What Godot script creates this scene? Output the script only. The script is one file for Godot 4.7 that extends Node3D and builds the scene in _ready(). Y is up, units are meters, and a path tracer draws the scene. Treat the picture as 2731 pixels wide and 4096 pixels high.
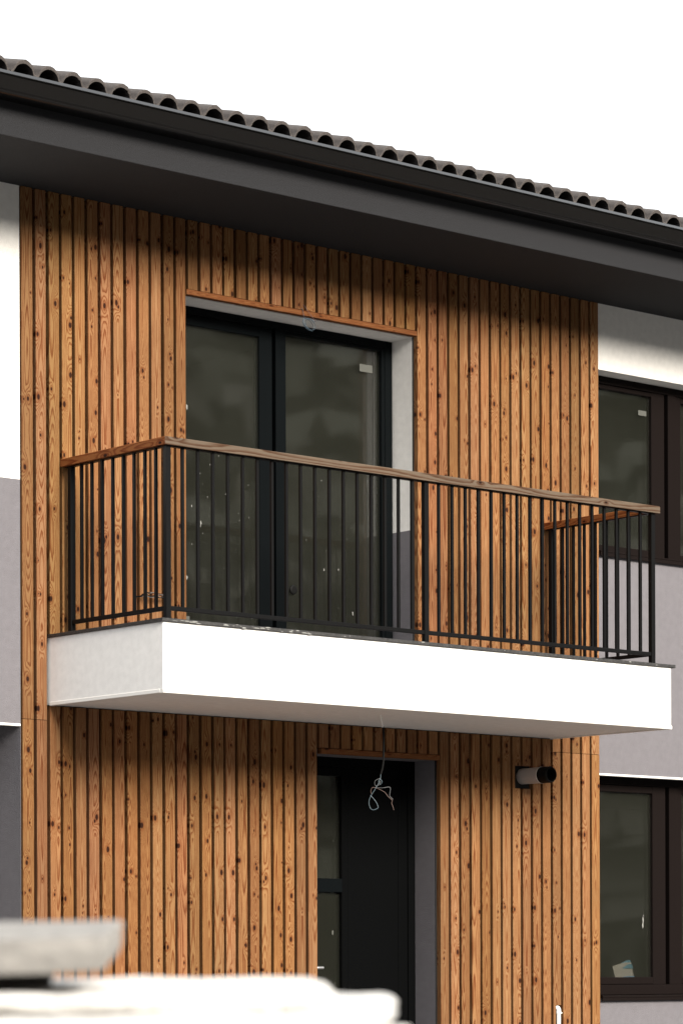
extends Node3D
# A timber-clad house front with a balcony, seen from the lower left through a long lens.
# x runs along the facade, y up, z out of the wall (0 is the face of the cladding).

const COLS := 51
const PITCH := 0.0926
const COL0 := 0.0108
const BOARD := 0.0712
const THICK := 0.036
const SPLIT := 4.0          # height where the render changes from grey to white
const SOFFIT := 5.684
const JOINT := 2.629
const SLAB_LOW := 2.719
const SLAB_TOP := 3.103
const EAVE := 0.804

var rng := RandomNumberGenerator.new()
var M := {}
var house: Node3D

# ---------------------------------------------------------------- helpers
func st_new() -> SurfaceTool:
	var st := SurfaceTool.new()
	st.begin(Mesh.PRIMITIVE_TRIANGLES)
	return st

func tri(st: SurfaceTool, a: Vector3, b: Vector3, c: Vector3, out: Vector3, ua := Vector2.ZERO, ub := Vector2.ZERO, uc := Vector2.ZERO) -> void:
	var n := (b - a).cross(c - a)
	if n.length_squared() < 1e-16:
		return
	n = n.normalized()
	if n.dot(out) < 0.0:
		n = -n
		var t := b; b = c; c = t
		var tu := ub; ub = uc; uc = tu
	st.set_normal(n); st.set_uv(ua); st.add_vertex(a)      # b, c swapped: clockwise fronts
	st.set_normal(n); st.set_uv(uc); st.add_vertex(c)
	st.set_normal(n); st.set_uv(ub); st.add_vertex(b)

func quad(st: SurfaceTool, a: Vector3, b: Vector3, c: Vector3, d: Vector3, out: Vector3, ua := Vector2.ZERO, ub := Vector2.ZERO, uc := Vector2.ZERO, ud := Vector2.ZERO) -> void:
	tri(st, a, b, c, out, ua, ub, uc)
	tri(st, a, c, d, out, ua, uc, ud)

func add_box(st: SurfaceTool, lo: Vector3, hi: Vector3) -> void:
	var a := lo; var b := hi
	quad(st, Vector3(a.x, a.y, b.z), Vector3(b.x, a.y, b.z), Vector3(b.x, b.y, b.z), Vector3(a.x, b.y, b.z), Vector3.BACK)
	quad(st, Vector3(a.x, a.y, a.z), Vector3(b.x, a.y, a.z), Vector3(b.x, b.y, a.z), Vector3(a.x, b.y, a.z), Vector3.FORWARD)
	quad(st, Vector3(a.x, a.y, a.z), Vector3(a.x, a.y, b.z), Vector3(a.x, b.y, b.z), Vector3(a.x, b.y, a.z), Vector3.LEFT)
	quad(st, Vector3(b.x, a.y, a.z), Vector3(b.x, a.y, b.z), Vector3(b.x, b.y, b.z), Vector3(b.x, b.y, a.z), Vector3.RIGHT)
	quad(st, Vector3(a.x, b.y, a.z), Vector3(b.x, b.y, a.z), Vector3(b.x, b.y, b.z), Vector3(a.x, b.y, b.z), Vector3.UP)
	quad(st, Vector3(a.x, a.y, a.z), Vector3(b.x, a.y, a.z), Vector3(b.x, a.y, b.z), Vector3(a.x, a.y, b.z), Vector3.DOWN)

func box(lo: Vector3, hi: Vector3) -> SurfaceTool:
	var st := st_new()
	add_box(st, lo, hi)
	return st

# a box whose long edges are rounded by a chamfer c; axis 0, 1 or 2 is the long one
func add_bar(st: SurfaceTool, lo: Vector3, hi: Vector3, axis: int, c: float) -> void:
	var i := (axis + 1) % 3
	var j := (axis + 2) % 3
	var ring: Array = [[lo[i] + c, lo[j]], [hi[i] - c, lo[j]], [hi[i], lo[j] + c], [hi[i], hi[j] - c], [hi[i] - c, hi[j]], [lo[i] + c, hi[j]], [lo[i], hi[j] - c], [lo[i], lo[j] + c]]
	var mid := (lo + hi) / 2.0
	var p0: Array[Vector3] = []
	var p1: Array[Vector3] = []
	for r in ring:
		var v := Vector3.ZERO
		v[i] = r[0]; v[j] = r[1]
		v[axis] = lo[axis]; p0.append(v)
		v[axis] = hi[axis]; p1.append(v)
	var ax := Vector3.ZERO
	ax[axis] = 1.0
	for n in 8:
		var m := (n + 1) % 8
		var out := (p0[n] + p0[m]) / 2.0 - mid
		out[axis] = 0.0
		quad(st, p0[n], p0[m], p1[m], p1[n], out)
	for n in range(1, 7):
		tri(st, p0[0], p0[n], p0[n + 1], -ax)
		tri(st, p1[0], p1[n], p1[n + 1], ax)

func bar(lo: Vector3, hi: Vector3, axis: int, c := 0.002) -> SurfaceTool:
	var st := st_new()
	add_bar(st, lo, hi, axis, c)
	return st

func add_tube(st: SurfaceTool, pts: Array, radius: float, sides := 8, caps := true) -> void:
	var rings := []
	var side := Vector3.ZERO
	for n in pts.size():
		var t: Vector3 = (pts[mini(n + 1, pts.size() - 1)] - pts[maxi(n - 1, 0)]).normalized()
		if n == 0:
			side = t.cross(Vector3(0.31, 0.83, 0.46)).normalized()
		else:
			side = (side - t * side.dot(t)).normalized()
		var up := t.cross(side)
		var ring := []
		for s in sides:
			var a := TAU * s / sides
			ring.append(pts[n] + (side * cos(a) + up * sin(a)) * radius)
		rings.append(ring)
	for n in pts.size() - 1:
		for s in sides:
			var q := (s + 1) % sides
			var na: Vector3 = (rings[n][s] - pts[n]).normalized()
			var nb: Vector3 = (rings[n][q] - pts[n]).normalized()
			var nc: Vector3 = (rings[n + 1][q] - pts[n + 1]).normalized()
			var nd: Vector3 = (rings[n + 1][s] - pts[n + 1]).normalized()
			for v in [[rings[n][s], na], [rings[n + 1][q], nc], [rings[n][q], nb], [rings[n][s], na], [rings[n + 1][s], nd], [rings[n + 1][q], nc]]:
				st.set_normal(v[1]); st.set_uv(Vector2.ZERO); st.add_vertex(v[0])
	if caps:
		for e in [0, pts.size() - 1]:
			var out: Vector3 = (pts[0] - pts[1]) if e == 0 else (pts[e] - pts[e - 1])
			for s in range(1, sides - 1):
				tri(st, rings[e][0], rings[e][s], rings[e][s + 1], out)

func tube(pts: Array, radius: float, sides := 8) -> SurfaceTool:
	var st := st_new()
	add_tube(st, pts, radius, sides)
	return st

func smooth_path(keys: Array, steps := 6) -> Array:
	var c := []
	for n in keys.size() - 1:
		var p0: Vector3 = keys[maxi(n - 1, 0)]
		var p1: Vector3 = keys[n]
		var p2: Vector3 = keys[n + 1]
		var p3: Vector3 = keys[mini(n + 2, keys.size() - 1)]
		for s in steps:
			c.append(p1.cubic_interpolate(p2, p0, p3, float(s) / steps))
	c.append(keys[-1])
	return c

# a lathe round an axis: profile of [along, radius]
func add_lathe(st: SurfaceTool, at: Vector3, axis: Vector3, profile: Array, sides := 28) -> void:
	var u := axis.cross(Vector3(0.3, 0.9, 0.2)).normalized()
	var w := axis.cross(u)
	for n in profile.size() - 1:
		for s in sides:
			var p := []
			for k in [[n, s], [n, s + 1], [n + 1, s + 1], [n + 1, s]]:
				var a: float = TAU * k[1] / sides
				p.append(at + axis * profile[k[0]][0] + (u * cos(a) + w * sin(a)) * profile[k[0]][1])
			var am := TAU * (s + 0.5) / sides
			var out: Vector3 = (u * cos(am) + w * sin(am)) * (profile[n + 1][0] - profile[n][0]) - axis * (profile[n + 1][1] - profile[n][1])
			quad(st, p[0], p[1], p[2], p[3], out)

func obj(called: String, st: SurfaceTool, m: Material, parent: Node = null) -> MeshInstance3D:
	var o := MeshInstance3D.new()
	o.name = called
	st.set_material(m)
	o.mesh = st.commit()
	(parent if parent else self).add_child(o, true)
	return o

func node(called: String, parent: Node = null, at := Vector3.ZERO) -> Node3D:
	var o := Node3D.new()
	o.name = called
	o.position = at
	(parent if parent else self).add_child(o, true)
	return o

func tag(o: Node, label: String, category: String, group := "", kind := "") -> void:
	if label: o.set_meta("label", label)
	if category: o.set_meta("category", category)
	if group: o.set_meta("group", group)
	if kind: o.set_meta("kind", kind)

# ---------------------------------------------------------------- materials
func flat(col: Color, rough := 0.8, metal := 0.0) -> StandardMaterial3D:
	var m := StandardMaterial3D.new()
	m.albedo_color = col.linear_to_srgb()
	m.roughness = rough
	m.metallic = metal
	return m

func noise_image(size: int, freq: float, octaves: int, seed_: int, lo: float, hi: float, kind := FastNoiseLite.TYPE_SIMPLEX_SMOOTH) -> ImageTexture:
	var n := FastNoiseLite.new()
	n.noise_type = kind
	n.seed = seed_
	n.frequency = freq
	n.fractal_octaves = octaves
	var im := n.get_seamless_image(size, size)
	im.convert(Image.FORMAT_RGB8)
	var d := im.get_data()
	for i in d.size():
		d[i] = int(clampf(lo + (hi - lo) * d[i] / 255.0, 0.0, 1.0) * 255.0)
	var t := Image.create_from_data(size, size, false, Image.FORMAT_RGB8, d)
	return ImageTexture.create_from_image(t)

func plaster(col: Color, relief: float, mottle: Texture2D, grain: Texture2D, scale_ := 2.2) -> StandardMaterial3D:
	var m := flat(col, 0.92)
	m.uv1_triplanar = true
	m.uv1_world_triplanar = true
	m.uv1_scale = Vector3.ONE * scale_
	m.albedo_texture = mottle
	m.heightmap_enabled = true
	m.heightmap_texture = grain
	m.heightmap_scale = relief
	return m

# pine boards side by side in one picture: growth rings cut lengthwise, knots, fibres
const STRIPS := 32
const STRIP_PX := 40
const ATLAS_H := 1280
const STRIP_LEN := 3.1
func wood_atlas() -> ImageTexture:
	var w := STRIPS * STRIP_PX
	var data := PackedByteArray()
	data.resize(w * ATLAS_H * 3)
	var slow := FastNoiseLite.new()
	slow.seed = 5; slow.frequency = 1.0; slow.fractal_octaves = 2
	var fibre := FastNoiseLite.new()
	fibre.seed = 9; fibre.frequency = 1.0; fibre.fractal_octaves = 2
	var r := RandomNumberGenerator.new()
	for s in STRIPS:
		r.seed = 77 + s * 13
		var spacing := r.randf_range(0.005, 0.0105)
		var pith := r.randf_range(-0.022, 0.022)
		var depth := r.randf_range(0.008, 0.045)
		var sway := r.randf_range(0.006, 0.018)
		var redness := r.randf_range(0.0, 1.0)
		var knots := []
		var sparse := r.randf_range(0.6, 2.4)
		var y := r.randf_range(0.05, 0.35)
		while y < STRIP_LEN:
			var big := r.randf_range(0.006, 0.0135)
			if r.randf() < 0.25: big *= 0.55
			knots.append([r.randf_range(-0.034, 0.034), y, big, r.randf()])
			if r.randf() < 0.3:
				knots.append([r.randf_range(-0.036, 0.036), y + r.randf_range(-0.03, 0.05), big * 0.6, r.randf()])
			y += r.randf_range(0.14, 0.55) * sparse
		var e := Vector3(208, 166, 118).lerp(Vector3(200, 152, 102), redness)
		var l := Vector3(142, 80, 38).lerp(Vector3(124, 66, 31), redness)
		for py in ATLAS_H:
			var yy := STRIP_LEN * (py + 0.5) / ATLAS_H
			var x0 := pith + sway * slow.get_noise_2d(yy * 0.6, s * 7.3)
			var dd := absf(depth + 0.032 * slow.get_noise_2d(yy * 0.85, s * 3.1 + 100.0)) + 0.002
			var tone := 0.5 + 0.5 * slow.get_noise_2d(yy * 2.0, s * 5.7 + 40.0)
			var near := []
			for k in knots:
				if absf(yy - k[1]) < k[2] * 9.0:
					near.append(k)
			var at := (py * w + s * STRIP_PX) * 3
			for px in STRIP_PX:
				var x := (px + 0.5) / STRIP_PX * 0.084 - 0.042
				var rr := sqrt((x - x0) * (x - x0) + dd * dd)
				var core := 0.0
				var halo := 0.0
				for k in near:
					var dx: float = x - k[0]
					var dy: float = yy - k[1]
					var kr: float = k[2]
					var dist := sqrt(dx * dx + dy * dy * 0.45) / kr
					var wide := sqrt(dx * dx + dy * dy * 0.12) / (kr * 2.0)
					rr += kr * 2.2 * exp(-wide * wide * 1.1)
					if dist < 1.0: core = maxf(core, clampf((1.0 - dist) * 4.0, 0.0, 1.0))
					if dist < 2.4: halo = maxf(halo, 1.0 - absf(dist - 1.1) / 1.3)
				var f := fposmod(rr / spacing + 0.14 * fibre.get_noise_2d(x * 160.0, yy * 4.0), 1.0)
				var late := clampf((f - 0.42) / 0.42, 0.0, 1.0)
				if f > 0.9: late *= (1.0 - f) / 0.1
				late *= 0.72 + 0.28 * tone
				var fib := fibre.get_noise_2d(x * 900.0 + s * 31.0, yy * 22.0) * 9.0
				var c := e.lerp(l, late * 0.88)
				c *= 0.93 + 0.1 * tone
				if halo > 0.0: c = c.lerp(Vector3(142, 80, 40), halo * 0.42)
				if core > 0.0: c = c.lerp(Vector3(60, 31, 15), core * 0.95)
				data[at] = clampi(int(c.x + fib), 0, 255)
				data[at + 1] = clampi(int(c.y + fib), 0, 255)
				data[at + 2] = clampi(int(c.z + fib * 0.8), 0, 255)
				at += 3
	var im := Image.create_from_data(w, ATLAS_H, false, Image.FORMAT_RGB8, data)
	return ImageTexture.create_from_image(im)

# one board: face at z1, rounded long edges, its own strip of the pine picture; axis 1 upright, 0 lying
# xl..xr across and y0..y1 along, for an upright one
func add_board(st: SurfaceTool, lo: Vector3, hi: Vector3, axis: int, strip: int, flips: int, tone: Color) -> void:
	var i := 0 if axis == 1 else 1       # across
	if axis == 2: i = 1
	var j := 2 if axis != 2 else 0       # depth
	var c := 0.0035
	# section going round: back-left, front-left (rounded), front-right (rounded), back-right
	var sec := [[lo[i], lo[j]], [lo[i], hi[j] - c], [lo[i] + c * 0.3, hi[j] - c * 0.3], [lo[i] + c, hi[j]], [hi[i] - c, hi[j]], [hi[i] - c * 0.3, hi[j] - c * 0.3], [hi[i], hi[j] - c], [hi[i], lo[j]]]
	var us := [0.36, 0.06, 0.045, 0.05, 0.95, 0.955, 0.94, 0.64]
	if axis != 1:
		us = [0.3, 0.06, 0.05, 0.05, 0.95, 0.95, 0.94, 0.7]
	var len_ := hi[axis] - lo[axis]
	var v0 := 0.0
	var v1 := minf(len_ / STRIP_LEN, 1.0)
	if len_ < STRIP_LEN * 0.8:
		var off := rng.randf_range(0.0, 1.0 - v1)
		v0 += off; v1 += off
	if flips & 1:
		var t := v0; v0 = v1; v1 = t
	var mid := (lo + hi) / 2.0
	st.set_color(tone)
	var P := func(n: int, e: float) -> Vector3:
		var v := Vector3.ZERO
		v[i] = sec[n][0]; v[j] = sec[n][1]; v[axis] = e
		return v
	var U := func(n: int, v: float) -> Vector2:
		var u: float = us[n] if not (flips & 2) else 1.0 - us[n]
		return Vector2((strip + u) / STRIPS, v)
	for n in 8:
		var m := (n + 1) % 8
		var a: Vector3 = P.call(n, lo[axis]); var b: Vector3 = P.call(m, lo[axis])
		var cc: Vector3 = P.call(m, hi[axis]); var d: Vector3 = P.call(n, hi[axis])
		var out := (a + b) / 2.0 - mid
		out[axis] = 0.0
		quad(st, a, b, cc, d, out, U.call(n, v1), U.call(m, v1), U.call(m, v0), U.call(n, v0))
	var ax := Vector3.ZERO
	ax[axis] = 1.0
	for n in range(1, 7):
		for e in [lo[axis], hi[axis]]:
			tri(st, P.call(0, e), P.call(n, e), P.call(n + 1, e), ax if e == hi[axis] else -ax, U.call(0, v0), U.call(n, v0 + 0.004), U.call(n + 1, v0 + 0.008))

func tone_random() -> Color:
	var t := rng.randf_range(0.7, 1.16)
	return Color(t, t * rng.randf_range(0.92, 1.02), t * rng.randf_range(0.84, 1.02))

func board(parent: Node, called: String, lo: Vector3, hi: Vector3, axis := 1, tone := Color(0, 0, 0, 0)) -> MeshInstance3D:
	var st := st_new()
	add_board(st, lo, hi, axis, rng.randi() % STRIPS, rng.randi() % 4, tone_random() if tone.a == 0.0 else tone)
	return obj(called, st, M.pine, parent)

# wall of thickness z0..z1 with rectangular openings [x0, y0, x1, y1]
func wall(x0: float, x1: float, y0: float, y1: float, z0: float, z1: float, holes: Array) -> SurfaceTool:
	var st := st_new()
	var xs := [x0, x1]
	var ys := [y0, y1]
	for h in holes:
		for v in [h[0], h[2]]: if v > x0 and v < x1 and not v in xs: xs.append(v)
		for v in [h[1], h[3]]: if v > y0 and v < y1 and not v in ys: ys.append(v)
	xs.sort(); ys.sort()
	var open := func(i: int, j: int) -> bool:
		if i < 0 or j < 0 or i >= xs.size() - 1 or j >= ys.size() - 1: return true
		var cx: float = (xs[i] + xs[i + 1]) / 2.0
		var cy: float = (ys[j] + ys[j + 1]) / 2.0
		for h in holes:
			if cx > h[0] and cx < h[2] and cy > h[1] and cy < h[3]: return true
		return false
	for i in xs.size() - 1:
		for j in ys.size() - 1:
			if open.call(i, j): continue
			var a: float = xs[i]; var b: float = xs[i + 1]; var c: float = ys[j]; var d: float = ys[j + 1]
			for z in [z0, z1]:
				quad(st, Vector3(a, c, z), Vector3(b, c, z), Vector3(b, d, z), Vector3(a, d, z), Vector3.BACK if z == z1 else Vector3.FORWARD)
			if open.call(i - 1, j): quad(st, Vector3(a, c, z0), Vector3(a, c, z1), Vector3(a, d, z1), Vector3(a, d, z0), Vector3.LEFT)
			if open.call(i + 1, j): quad(st, Vector3(b, c, z0), Vector3(b, c, z1), Vector3(b, d, z1), Vector3(b, d, z0), Vector3.RIGHT)
			if open.call(i, j - 1): quad(st, Vector3(a, c, z0), Vector3(b, c, z0), Vector3(b, c, z1), Vector3(a, c, z1), Vector3.DOWN)
			if open.call(i, j + 1): quad(st, Vector3(a, d, z0), Vector3(b, d, z0), Vector3(b, d, z1), Vector3(a, d, z1), Vector3.UP)
	return st

# four mitre-less bars round a rectangle, front at z1, as one frame
func frame_ring(x0: float, x1: float, y0: float, y1: float, z0: float, z1: float, l: float, r: float, b: float, t: float, c := 0.003) -> SurfaceTool:
	var st := st_new()
	add_bar(st, Vector3(x0, y0, z0), Vector3(x0 + l, y1, z1), 1, c)
	add_bar(st, Vector3(x1 - r, y0, z0), Vector3(x1, y1, z1), 1, c)
	add_bar(st, Vector3(x0 + l, y0, z0 + 0.001), Vector3(x1 - r, y0 + b, z1 - 0.0015), 0, c)
	add_bar(st, Vector3(x0 + l, y1 - t, z0 + 0.001), Vector3(x1 - r, y1, z1 - 0.0015), 0, c)
	return st

func pane(parent: Node, x0: float, x1: float, y0: float, y1: float, z: float) -> MeshInstance3D:
	var o := obj("pane", box(Vector3(x0, y0, z - 0.005), Vector3(x1, y1, z)), M.glass, parent)
	obj("inner_pane", box(Vector3(x0, y0, z - 0.026), Vector3(x1, y1, z - 0.021)), M.glass, parent)
	return o

# flat irregular splashes on a pane: [x, y, size]
func splashes(parent: Node, called: String, spots: Array, z: float, m: Material) -> MeshInstance3D:
	var st := st_new()
	for s in spots:
		var n := 9
		var ph := rng.randf() * TAU
		var el := rng.randf_range(1.0, 2.2)
		var ring := []
		for k in n:
			var a := ph + TAU * k / n
			var q: float = s[2] * rng.randf_range(0.45, 1.0)
			ring.append(Vector3(s[0] + cos(a) * q * 0.7, s[1] + sin(a) * q * el, z))
		for k in n:
			tri(st, Vector3(s[0], s[1], z + 0.0008), ring[k], ring[(k + 1) % n], Vector3.BACK)
	return obj(called, st, m, parent)

# ---------------------------------------------------------------- scene
func _ready() -> void:
	rng.seed = 2024
	set_camera()
	set_light()
	make_materials()
	build_ground()
	build_house()
	build_cladding()
	build_balcony()
	build_railing()
	build_balcony_door()
	build_front_door()
	build_windows()
	build_eave()
	build_pipes()
	build_cables()
	build_stones()
	build_paper()

func set_camera() -> void:
	var cam := Camera3D.new()
	cam.name = "camera"
	var at := CameraAttributesPhysical.new()
	at.frustum_focal_length = 85.0
	at.exposure_aperture = 5.6
	at.frustum_focus_distance = 18.6
	at.frustum_near = 0.05
	at.frustum_far = 900.0
	cam.attributes = at
	var near := 0.05
	var f := 11965.2283
	cam.keep_aspect = Camera3D.KEEP_HEIGHT
	cam.set_frustum(4096.0 / f * near, Vector2(0.0, (3868.378 - 2048.0) / f * near), near, 900.0)
	var yaw := 0.712208634
	var b := Basis(Vector3.UP, -yaw) * Basis(Vector3(0, 0, 1), -0.00304792)
	cam.transform = Transform3D(b, Vector3(-9.81800, 1.2, 14.16))
	add_child(cam)
	cam.current = true

func set_light() -> void:
	var sky_m := ProceduralSkyMaterial.new()
	sky_m.sky_top_color = Color(0.97, 0.985, 1.0)
	sky_m.sky_horizon_color = Color(1.0, 1.0, 1.0)
	sky_m.sky_curve = 0.15
	sky_m.ground_horizon_color = Color(0.6, 0.58, 0.55)
	sky_m.ground_bottom_color = Color(0.5, 0.47, 0.43)
	var sky := Sky.new()
	sky.sky_material = sky_m
	var env := Environment.new()
	env.background_mode = Environment.BG_SKY
	env.sky = sky
	env.background_energy_multiplier = 0.30
	env.tonemap_mode = Environment.TONE_MAPPER_LINEAR
	env.tonemap_exposure = 5.3
	env.sdfgi_enabled = true
	env.ssao_enabled = true
	env.ssil_enabled = true
	var we := WorldEnvironment.new()
	we.environment = env
	add_child(we)
	var sun := DirectionalLight3D.new()
	sun.name = "sun"
	sun.light_energy = 0.5
	sun.light_color = Color(1.0, 0.965, 0.91)
	sun.light_angular_distance = 22.0
	sun.shadow_enabled = true
	sun.sky_mode = DirectionalLight3D.SKY_MODE_LIGHT_ONLY
	var el := deg_to_rad(24.5)
	var az := deg_to_rad(-4.0)
	var to_sun := Vector3(sin(az) * cos(el), sin(el), cos(az) * cos(el))
	sun.basis = Basis.looking_at(-to_sun, Vector3.UP)
	add_child(sun)

func make_materials() -> void:
	var mottle := noise_image(512, 0.012, 4, 3, 0.95, 1.0)
	var grain := noise_image(512, 0.16, 2, 4, 0.0, 1.0)
	M.white_plaster = plaster(Color(0.80, 0.785, 0.76), 0.25, mottle, grain)
	M.grey_plaster = plaster(Color(0.150, 0.142, 0.156), 0.3, mottle, grain)
	M.dark_plaster = plaster(Color(0.0190, 0.0196, 0.0242), 0.35, noise_image(512, 0.09, 3, 8, 0.5, 1.0), grain)
	M.slab_plaster = plaster(Color(0.88, 0.87, 0.855), 0.06, mottle, grain)
	M.pine = flat(Color(0.425, 0.385, 0.375), 0.75)
	M.pine.metallic_specular = 0.25
	M.pine.albedo_texture = wood_atlas()
	M.pine.vertex_color_use_as_albedo = true
	M.membrane = flat(Color(0.012, 0.011, 0.011), 0.95)
	M.black_rubber = flat(Color(0.004, 0.004, 0.004), 0.6)
	M.steel = flat(Color(0.004, 0.004, 0.0043), 0.45)
	M.flashing = plaster(Color(0.05, 0.048, 0.048), 0.1, noise_image(256, 0.03, 4, 21, 0.35, 1.0), grain, 5.0)
	M.flashing.roughness = 0.5
	M.anthracite = flat(Color(0.003, 0.0040, 0.0046), 0.4)
	M.brown_frame = flat(Color(0.0085, 0.0062, 0.0058), 0.42)
	M.door_leaf = flat(Color(0.0016, 0.0018, 0.002), 0.5)
	M.gutter = flat(Color(0.005, 0.0046, 0.0046), 0.2)
	M.tile = plaster(Color(0.105, 0.09, 0.084), 0.12, noise_image(512, 0.04, 4, 31, 0.55, 1.0), grain, 4.0)
	M.glass = StandardMaterial3D.new()
	M.glass.transparency = BaseMaterial3D.TRANSPARENCY_ALPHA
	M.glass.albedo_color = Color(0.24, 0.245, 0.215, 0.08)
	M.glass.roughness = 0.03
	for k in ["brown_frame", "steel", "door_leaf", "anthracite", "black_rubber"]:
		M[k].metallic_specular = 0.25 if k in ["steel", "black_rubber"] else 0.14
	M.paint = flat(Color(0.72, 0.72, 0.70), 0.8)
	M.specks = flat(Color(0.2, 0.2, 0.19), 0.8)
	M.sticker = flat(Color(0.075, 0.077, 0.068), 0.7)
	M.white_plastic = flat(Color(0.82, 0.81, 0.78), 0.32)
	M.grey_plastic = flat(Color(0.40, 0.36, 0.34), 0.45)
	M.interior = flat(Color(0.12, 0.116, 0.108), 0.9)
	M.metal = flat(Color(0.55, 0.55, 0.56), 0.35, 0.9)
	M.stone = plaster(Color(0.31, 0.295, 0.275), 0.4, noise_image(512, 0.02, 5, 41, 0.78, 1.0), noise_image(512, 0.03, 5, 42, 0.0, 1.0), 3.0)
	M.pale_stone = plaster(Color(0.82, 0.80, 0.77), 1.0, noise_image(512, 0.02, 5, 43, 0.85, 1.0), noise_image(512, 0.03, 5, 44, 0.0, 1.0), 3.0)
	M.dark_stone = plaster(Color(0.07, 0.062, 0.055), 1.0, mottle, grain, 3.0)
	M.earth = plaster(Color(0.175, 0.172, 0.168), 2.0, noise_image(512, 0.02, 5, 51, 0.6, 1.0), noise_image(512, 0.05, 5, 52, 0.0, 1.0), 0.5)

func build_ground() -> void:
	var st := st_new()
	var R := 420.0
	quad(st, Vector3(-R, 0, -R), Vector3(R, 0, -R), Vector3(R, 0, R), Vector3(-R, 0, R), Vector3.UP)
	tag(obj("ground", st, M.earth), "", "", "", "structure")
	# the wooded slope across the valley that the panes mirror
	var n := FastNoiseLite.new()
	n.seed = 6; n.frequency = 0.02; n.fractal_octaves = 3
	var H := func(a: float, d: float) -> float:
		var t := clampf((d - 38.0) / 75.0, 0.0, 1.0)
		var side := smoothstep(-62.0, -40.0, a) * lerpf(0.62, 1.0, smoothstep(0.0, 25.0, a)) * (1.0 - smoothstep(80.0, 100.0, a))
		return -0.4 + (t * t * (3.0 - 2.0 * t) * 30.0 + 2.0 * n.get_noise_2d(a * 2.0, d) * t) * side
	var P := func(a: float, d: float) -> Vector3:
		return Vector3(2.0 + d * sin(deg_to_rad(a)), H.call(a, d), d * cos(deg_to_rad(a)))
	st = st_new()
	for i in 60:
		for j in 18:
			var a0 := -65.0 + i * 2.8; var a1 := a0 + 2.8
			var d0 := 36.0 + j * 6.0; var d1 := d0 + 6.0
			quad(st, P.call(a0, d0), P.call(a1, d0), P.call(a1, d1), P.call(a0, d1), Vector3.UP)
	var hm := plaster(Color(0.155, 0.15, 0.118), 2.0, noise_image(256, 0.03, 4, 61, 0.75, 1.0), noise_image(256, 0.05, 4, 62, 0.0, 1.0), 0.1)
	tag(obj("hillside", st, hm), "", "", "", "structure")
	# trees standing on it, read as one wood
	var r := RandomNumberGenerator.new()
	r.seed = 12
	var leaf := st_new()
	for k in 170:
		var y := r.randf()
		var rad := (0.16 + 0.34 * sin(PI * pow(1.0 - y, 0.7))) * sqrt(r.randf())
		var a := r.randf() * TAU
		var c := Vector3(cos(a) * rad, 0.18 + y * 0.82, sin(a) * rad)
		var s := r.randf_range(0.035, 0.085)
		var q := Basis.from_euler(Vector3(r.randf() * TAU, r.randf() * TAU, 0))
		quad(leaf, c + q * Vector3(-s, -s, 0), c + q * Vector3(s, -s * 0.6, 0), c + q * Vector3(s * 0.8, s, 0), c + q * Vector3(-s * 0.7, s * 0.9, 0), Vector3.UP)
	add_box(leaf, Vector3(-0.02, 0, -0.02), Vector3(0.02, 0.6, 0.02))
	var mm := MultiMesh.new()
	mm.transform_format = MultiMesh.TRANSFORM_3D
	mm.use_colors = true
	var lm := flat(Color(1, 1, 1), 0.9)
	lm.vertex_color_use_as_albedo = true
	leaf.set_material(lm)
	mm.mesh = leaf.commit()
	mm.instance_count = 2600
	for k in 2600:
		var a := r.randf_range(-50.0, 92.0)
		var d := 44.0 + 90.0 * pow(r.randf(), 0.8)
		var h := r.randf_range(5.0, 11.0)
		mm.set_instance_transform(k, Transform3D(Basis(Vector3.UP, r.randf() * TAU).scaled(Vector3(h, h, h)), P.call(a, d) - Vector3(0, 0.4, 0)))
		var t := r.randf()
		mm.set_instance_color(k, Color(0.16, 0.16, 0.122).lerp(Color(0.2, 0.185, 0.15), t))
	var wood := MultiMeshInstance3D.new()
	wood.name = "wood"
	wood.multimesh = mm
	add_child(wood)
	tag(wood, "dark mixed wood on the far slope, mirrored in the panes", "wood", "", "stuff")

const UP_DOOR := [1.199, 3.0, 3.060, 5.232]
const LOW_DOOR := [2.247, 0.28, 3.246, 2.532]
const UP_WIN := [4.7165, 4.0, 7.3, 5.238]
const LOW_WIN := [4.7165, 0.985, 7.3, 2.500]
const LEFT_WIN := [-2.6, 0.985, -0.004, 2.594]
const PANEL_R := 4.716

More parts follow.
